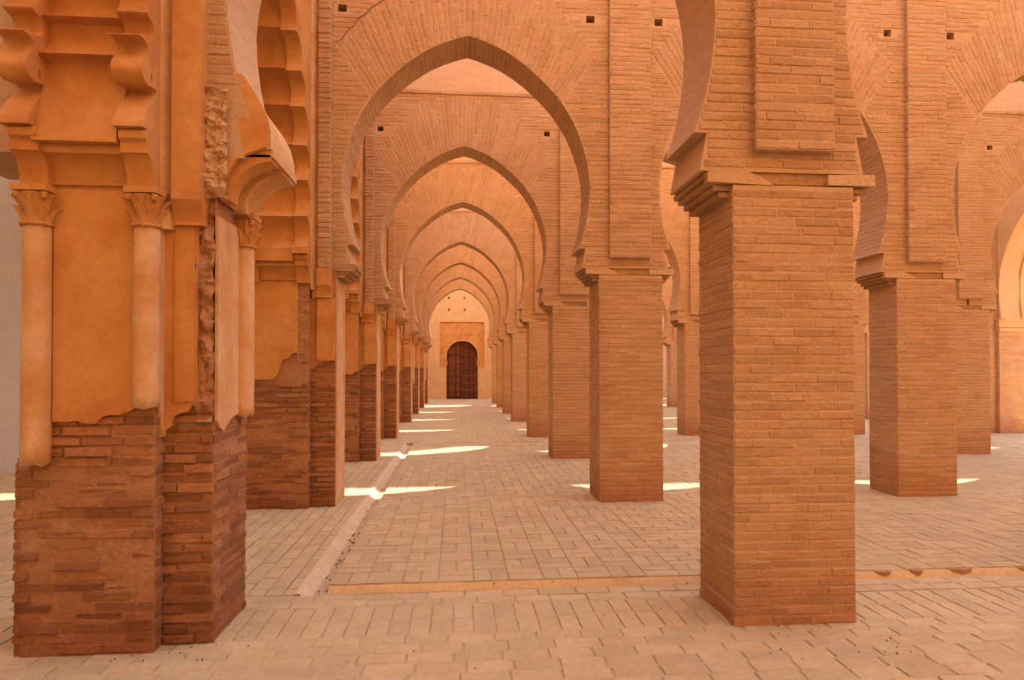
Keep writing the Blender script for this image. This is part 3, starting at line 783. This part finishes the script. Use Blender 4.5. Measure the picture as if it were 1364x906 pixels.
def long_arch(y0, y1, label, style, x0=SX0, x1=SX1):
    """wall between two stubs, y0..y1 (faces of the stubs), with a lobed opening"""
    ym = (y0 + y1) / 2; hs = (y1 - y0) / 2 - .07
    t = thing('lobed_arch' if style != 'plain' else 'side_arch', label, 'arch', (0, ym, 0), 'lengthwise arches of the side aisle')
    def wall(prof, xa, xb, m, nm):
        o = [(-a, c) for a, c in prof] + [(a, c) for a, c in reversed(prof[:-1])]
        zb = 2.93 if nm == 'arch_rib' else 2.85
        b = MB(); outl = [(-(y1 - y0) / 2, zb), (-prof[0][0], zb)] + o + [(prof[0][0], zb), ((y1 - y0) / 2, zb), ((y1 - y0) / 2, HT), (-(y1 - y0) / 2, HT)]
        hol = [[(3.765 - ym + .013 * math.cos(q * math.pi / 4), 3.235 + .028 * math.sin(q * math.pi / 4)) for q in range(8)]] if (style == 'scroll' and nm == 'arch_rib') else []
        b.extrude(outl, hol, lambda a, c, tt: (tt, a, c), xa, xb); return obj(nm, b.mesh(nm, m), t)
    if style == 'lobed':
        rib = lobed(hs - .17, 3.0, 5.75, 9, .17); mid = lobed(hs - .17, 3.0, 5.75, 9, .17, .06)
    elif style == 'plain':
        g = guide(24, hs, 3.0, 5.9); rib = g; mid = guide(24, hs + .04, 3.0, 5.94)
    else:   # hanging scallops with scrolls: big concave, scroll, concave ...
        m_ = [(3.670, 2.93), (3.682, 2.98), (3.727, 3.056), (3.785, 3.12), (3.825, 3.170), (3.820, 3.190), (3.765, 3.186), (3.715, 3.178), (3.670, 3.200), (3.648, 3.240), (3.665, 3.290), (3.70, 3.335), (3.715, 3.375), (3.700, 3.402), (3.66, 3.410), (3.62, 3.405),
              (3.66, 3.425), (3.72, 3.430), (3.765, 3.445), (3.79, 3.475), (3.795, 3.515), (3.770, 3.55), (3.72, 3.56), (3.70, 3.575), (3.73, 3.60), (3.745, 3.65), (3.74, 3.70), (3.70, 3.74), (3.64, 3.75)]
        sm = []
        for i in range(len(m_) - 1):
            p0, p1, p2, p3 = m_[max(i - 1, 0)], m_[i], m_[i + 1], m_[min(i + 2, len(m_) - 1)]
            for q in (0, .34, .67): sm.append(tuple(.5 * (2 * p1[c] + (p2[c] - p0[c]) * q + (2 * p0[c] - 5 * p1[c] + 4 * p2[c] - p3[c]) * q * q + (3 * p1[c] - p0[c] - 3 * p2[c] + p3[c]) * q ** 3) for c in (0, 1)))
        m_ = sm
        rib = [(yy - ym, zz) for yy, zz in m_]
        rest = [(.97 * (3.64 - ym), 3.76)]
        g = [(1.50, 3.78), (1.56, 4.1), (1.50, 4.45), (1.35, 4.8), (1.1, 5.15), (.7, 5.5), (.3, 5.7), (0, 5.8)]
        for (a, b_) in zip(g, g[1:]):
            tt = Vector((b_[0] - a[0], b_[1] - a[1])); nn = Vector((tt.y, -tt.x)).normalized()
            for i in range(8):
                f = i / 8; s = math.sin(math.pi * f) * .10; rest.append((a[0] + tt.x * f + nn.x * s - .12, a[1] + tt.y * f + nn.y * s))
        rib = rib + rest[1:] + [(0, 5.8)]
        m2 = [(3.700, 2.86)] + [(3.700 + .125 * math.sin(math.pi * .5 * i / 9) ** 1.5, 2.86 + .47 * i / 9) for i in range(1, 10)] + [(3.80, 3.345), (3.745, 3.348), (3.80, 3.38), (3.84, 3.44), (3.85, 3.50), (3.83, 3.555), (3.765, 3.566), (3.82, 3.60), (3.85, 3.66), (3.84, 3.72), (3.76, 3.76)]
        mid = [(yy - ym, zz) for yy, zz in m2] + [(a + .05, c) for a, c in rest[1:]] + [(0, 5.84)]
    mm = M['plaster'] if style != 'plain' else M['render']
    wall(mid, x0 + .14, x1 - .14, mm, 'arch_wall')
    wall(rib, x1 - .145, x1 + .018, mm, 'arch_rib'); wall(rib, x0 - .01, x0 + .145, mm, 'arch_rib')
    return t
for k in range(0, 8):
    y0 = rowY(k) + SB; y1 = rowY(k + 1) + SF
    if k == 0: long_arch(y0, y1 + .03, 'plaster arch with hanging scrolls springing from the large left pier towards the viewer', 'scroll')
    else: long_arch(y0, y1, '%s scalloped plaster arch running lengthwise along the left row' % (ORD[k]), 'lobed')

# ------------------------------------------------------------------ far right row (mirror image of the left one) with plain side arches
XM = 13.80 + SX1      # mirrors x -> XM - x
b = MB()
b.box(13.80, 14.52, SF, SB, -.02, 2.93); b.box(13.513, 13.9, 0, D, -.02, ZP); b.box(14.4, 14.64, .02, D - .02, -.02, ZP)
ME['R_core'] = b.mesh('masonry_core', M['mortar'])
b = MB()
for s in (courses((13.80, SF, 0), X_, -Y_, .72, 0, 2.55, .27), courses((13.80, SF, 0), Y_, -X_, SB - SF, 0, 2.6, .27), courses((13.513, 0, 0), X_, -Y_, .287, 0, 2.8, .27), courses((13.513, 0, 0), Y_, -X_, D, 0, 2.8, .27)): emit(b, s)
ME['R_bricks'] = b.mesh('brick_courses', M['brick'])
b = MB(); b.box(13.77, 14.55, SF - .05, SF + .02, 2.60, 2.70, j=.01); b.box(13.78, 14.54, SF - .03, SF + .02, 2.70, 2.93, j=.008); ME['R_mould'] = b.mesh('moulding', M['clay'])
b = MB(); b.box(13.76, 13.80, -.03, .02, 2.9, 6.6); ME['R_pil'] = b.mesh('pilaster', M['mortar'])
for k in ROWS:
    lab = '%s cross-shaped brick pier in the far right row' % ORD[k] if k else 'cross-shaped brick pier in the far right row, behind the viewer'
    t = thing('cruciform_pier', lab, 'pier', (0, rowY(k), 0), 'cross-shaped brick piers of the far right row')
    obj('masonry_core', ME['R_core'], t); obj('brick_courses', ME['R_bricks'], t, kind='stuff'); obj('moulding', ME['R_mould'], t); obj('pilaster', ME['R_pil'], t)
for k in range(0, 8):
    long_arch(rowY(k) + SB, rowY(k + 1) + SF, '%s plain plastered arch running lengthwise along the far right row' % (ORD[k] if k else 'out of view'), 'plain', 13.80, 14.52)

# ------------------------------------------------------------------ outer walls
def struct(name, mb, m, label, parent=None):
    o = obj(name, mb.mesh(name, m), parent)
    o['kind'] = 'structure'
    if not parent: o['label'] = label; o['category'] = 'wall'
    return o
b = MB(); b.box(-7.5, -7.06, -4.6, YF + .4, -.3, 9.9); struct('wall_left', b, M['whitewash'], 'pale whitewashed side wall seen past the large left pier')
b = MB(); b.box(30, 30.4, -4.6, YF + .4, -.3, 6.5); struct('wall_right', b, M['plaster'], 'ochre court wall glowing beyond the far right arches')
b = MB(); b.box(-7.1, 30.2, -4.9, -4.5, -.3, 9.9); struct('wall_near', b, M['render'], 'end wall behind the viewer')

# far wall with doorway
DX = .285
HALF = [(0, 3.30), (.18, 3.285), (.36, 3.235), (.53, 3.14), (.67, 3.01), (.78, 2.85), (.86, 2.66), (.89, 2.46), (.88, 2.28), (.845, 2.12), (.815, 2.02), (.84, 1.97), (.875, 1.90), (.89, 1.80), (.885, 0.0)]
door_out = [(DX - x, z) for x, z in reversed(HALF)] + [(DX + x, z) for x, z in HALF[1:]]
wall_far = thing('wall_far', 'end wall with an arched door in a shallow square frame', 'wall'); wall_far['kind'] = 'structure'
holes = [[(x - .055, z - .055), (x + .055, z - .055), (x + .055, z + .055), (x - .055, z + .055)] for x, z in ((-.47, 5.73), (.41, 5.73), (-.46, 5.06), (.42, 5.06))]
frame = [(-.975, 1.77), (-.975, 4.37), (1.535, 4.37), (1.535, 1.77)]
outl = [(-7.1, 0), (-7.1, 9.9), (30.2, 9.9), (30.2, 0)]
f = lambda a, c, t: (a, YF + t, c)
b = MB()   # front skin, open over the frame and the door below it
skin = [(-7.1, 0), (-7.1, 9.9), (30.2, 9.9), (30.2, 0), (1.175, 0), (1.175, 1.77), (1.535, 1.77), (1.535, 4.37), (-.975, 4.37), (-.975, 1.77), (-.605, 1.77), (-.605, 0)]
b.extrude(skin, holes, f, 0, .07)
obj('wall_facing', b.mesh('wall_facing', M['render']), wall_far)
b = MB(); inner = [(-1.1, 0)] + door_out + [(1.7, 0), (1.7, 4.5), (-1.1, 4.5)]
b.extrude(inner, [], f, .07, .42)
obj('recessed_panel', b.mesh('recessed_panel', M['plaster']), wall_far, label='recessed plaster panel around the door arch, with faded mottled decoration')
b = MB(); b.box(-7.1, -1.05, YF + .07, YF + .4, 0, 9.9); b.box(1.65, 30.2, YF + .07, YF + .4, 0, 9.9); b.box(-1.1, 1.7, YF + .07, YF + .4, 4.45, 9.9); b.box(-.7, 1.3, YF + .42, YF + .6, -.1, 3.5)
obj('backing', b.mesh('backing', M['debris']), wall_far)
# archivolt band and worn painted tracery (raised plaster) on the panel
b = MB(); band = [(DX - x * 1.0, z) for x, z in reversed(HALF[:9])] + [(DX + x, z) for x, z in HALF[1:9]]
outer = [(DX + (x - DX) * 1.075, 2.5 + (z - 2.5) * 1.09) for x, z in band]
b.extrude(band + list(reversed(outer)), [], f, .04, .075); obj('door_archivolt', b.mesh('door_archivolt', M['pale_plaster']), wall_far)
b = MB()
for i in range(9):
    cx = -.80 + i * .27
    for s in (-1, 1):
        a0, a1 = (cx, 3.66), (cx + s * .24, 4.22)
        d = Vector((a1[0] - a0[0], a1[1] - a0[1])).normalized(); q = Vector((-d.y, d.x)) * .018
        if -.95 < a1[0] < 1.5: b.extrude([(a0[0] - q.x, a0[1] - q.y), (a1[0] - q.x, a1[1] - q.y), (a1[0] + q.x, a1[1] + q.y), (a0[0] + q.x, a0[1] + q.y)], [], f, .062, .0745)
obj('tracery', b.mesh('tracery', M['pale_plaster']), wall_far, label='pale worn interlacing relief above the door')
b = MB(); b.box(-1.9, -.62, YF - .05, YF + .01, 0, .10); b.box(1.2, 2.6, YF - .05, YF + .01, 0, .10); obj('plinth', b.mesh('plinth', M['render']), wall_far)
# door
door = thing('door_1', 'dark brown double door with horizontal rails in the arched opening', 'door', (DX, YF + .24, 0)); door['kind'] = 'structure'
def door_half_w(z):
    for a, b_ in zip(HALF, HALF[1:]):
        if b_[1] <= z <= a[1]: return a[0] + (b_[0] - a[0]) * (a[1] - z) / max(1e-6, a[1] - b_[1])
    return .88
for s in (-1, 1):
    leaf = MB(); pts = [(s * .012, .02), (s * .012, 3.28)] + [(s * (x - .004), z) for x, z in HALF[1:-1]] + [(s * .88, .02)]
    leaf.extrude(pts, [], lambda a, c, t: (a, t, c), .03, .07)
    lf = obj('door_leaf', leaf.mesh('door_leaf', M['door']), door)
    for i in range(6):
        x0 = .02 + i * .142; x1 = x0 + .134; z = 3.26
        while door_half_w(z) < x1 and z > 2.4: z -= .02
        if min(door_half_w(1.94), .815) < x1: pass
        m_ = MB(); m_.box(min(s * x0, s * x1), max(s * x0, s * x1), .016, .032, .03, z - .02, random.random()); obj('plank', m_.mesh('plank', M['door']), lf)
    for z in (.06, .46, .86, 1.26, 1.66, 2.06, 2.46, 2.86):
        w = min(door_half_w(z), door_half_w(z + .08), .86) - .02
        m_ = MB(); m_.box(min(s * .02, s * w), max(s * .02, s * w), -.012, .02, z, z + .085, random.random()); obj('rail', m_.mesh('rail', M['door']), lf)
m_ = MB(); m_.box(-.035, .035, -.03, .03, .02, 3.24); obj('centre_post', m_.mesh('centre_post', M['door']), door)
m_ = MB(); m_.tube([(.09, -.035, 1.0, .028), (.09, -.035, 1.05, .028)], 10); obj('lock', m_.mesh('lock', M['timber']), door)
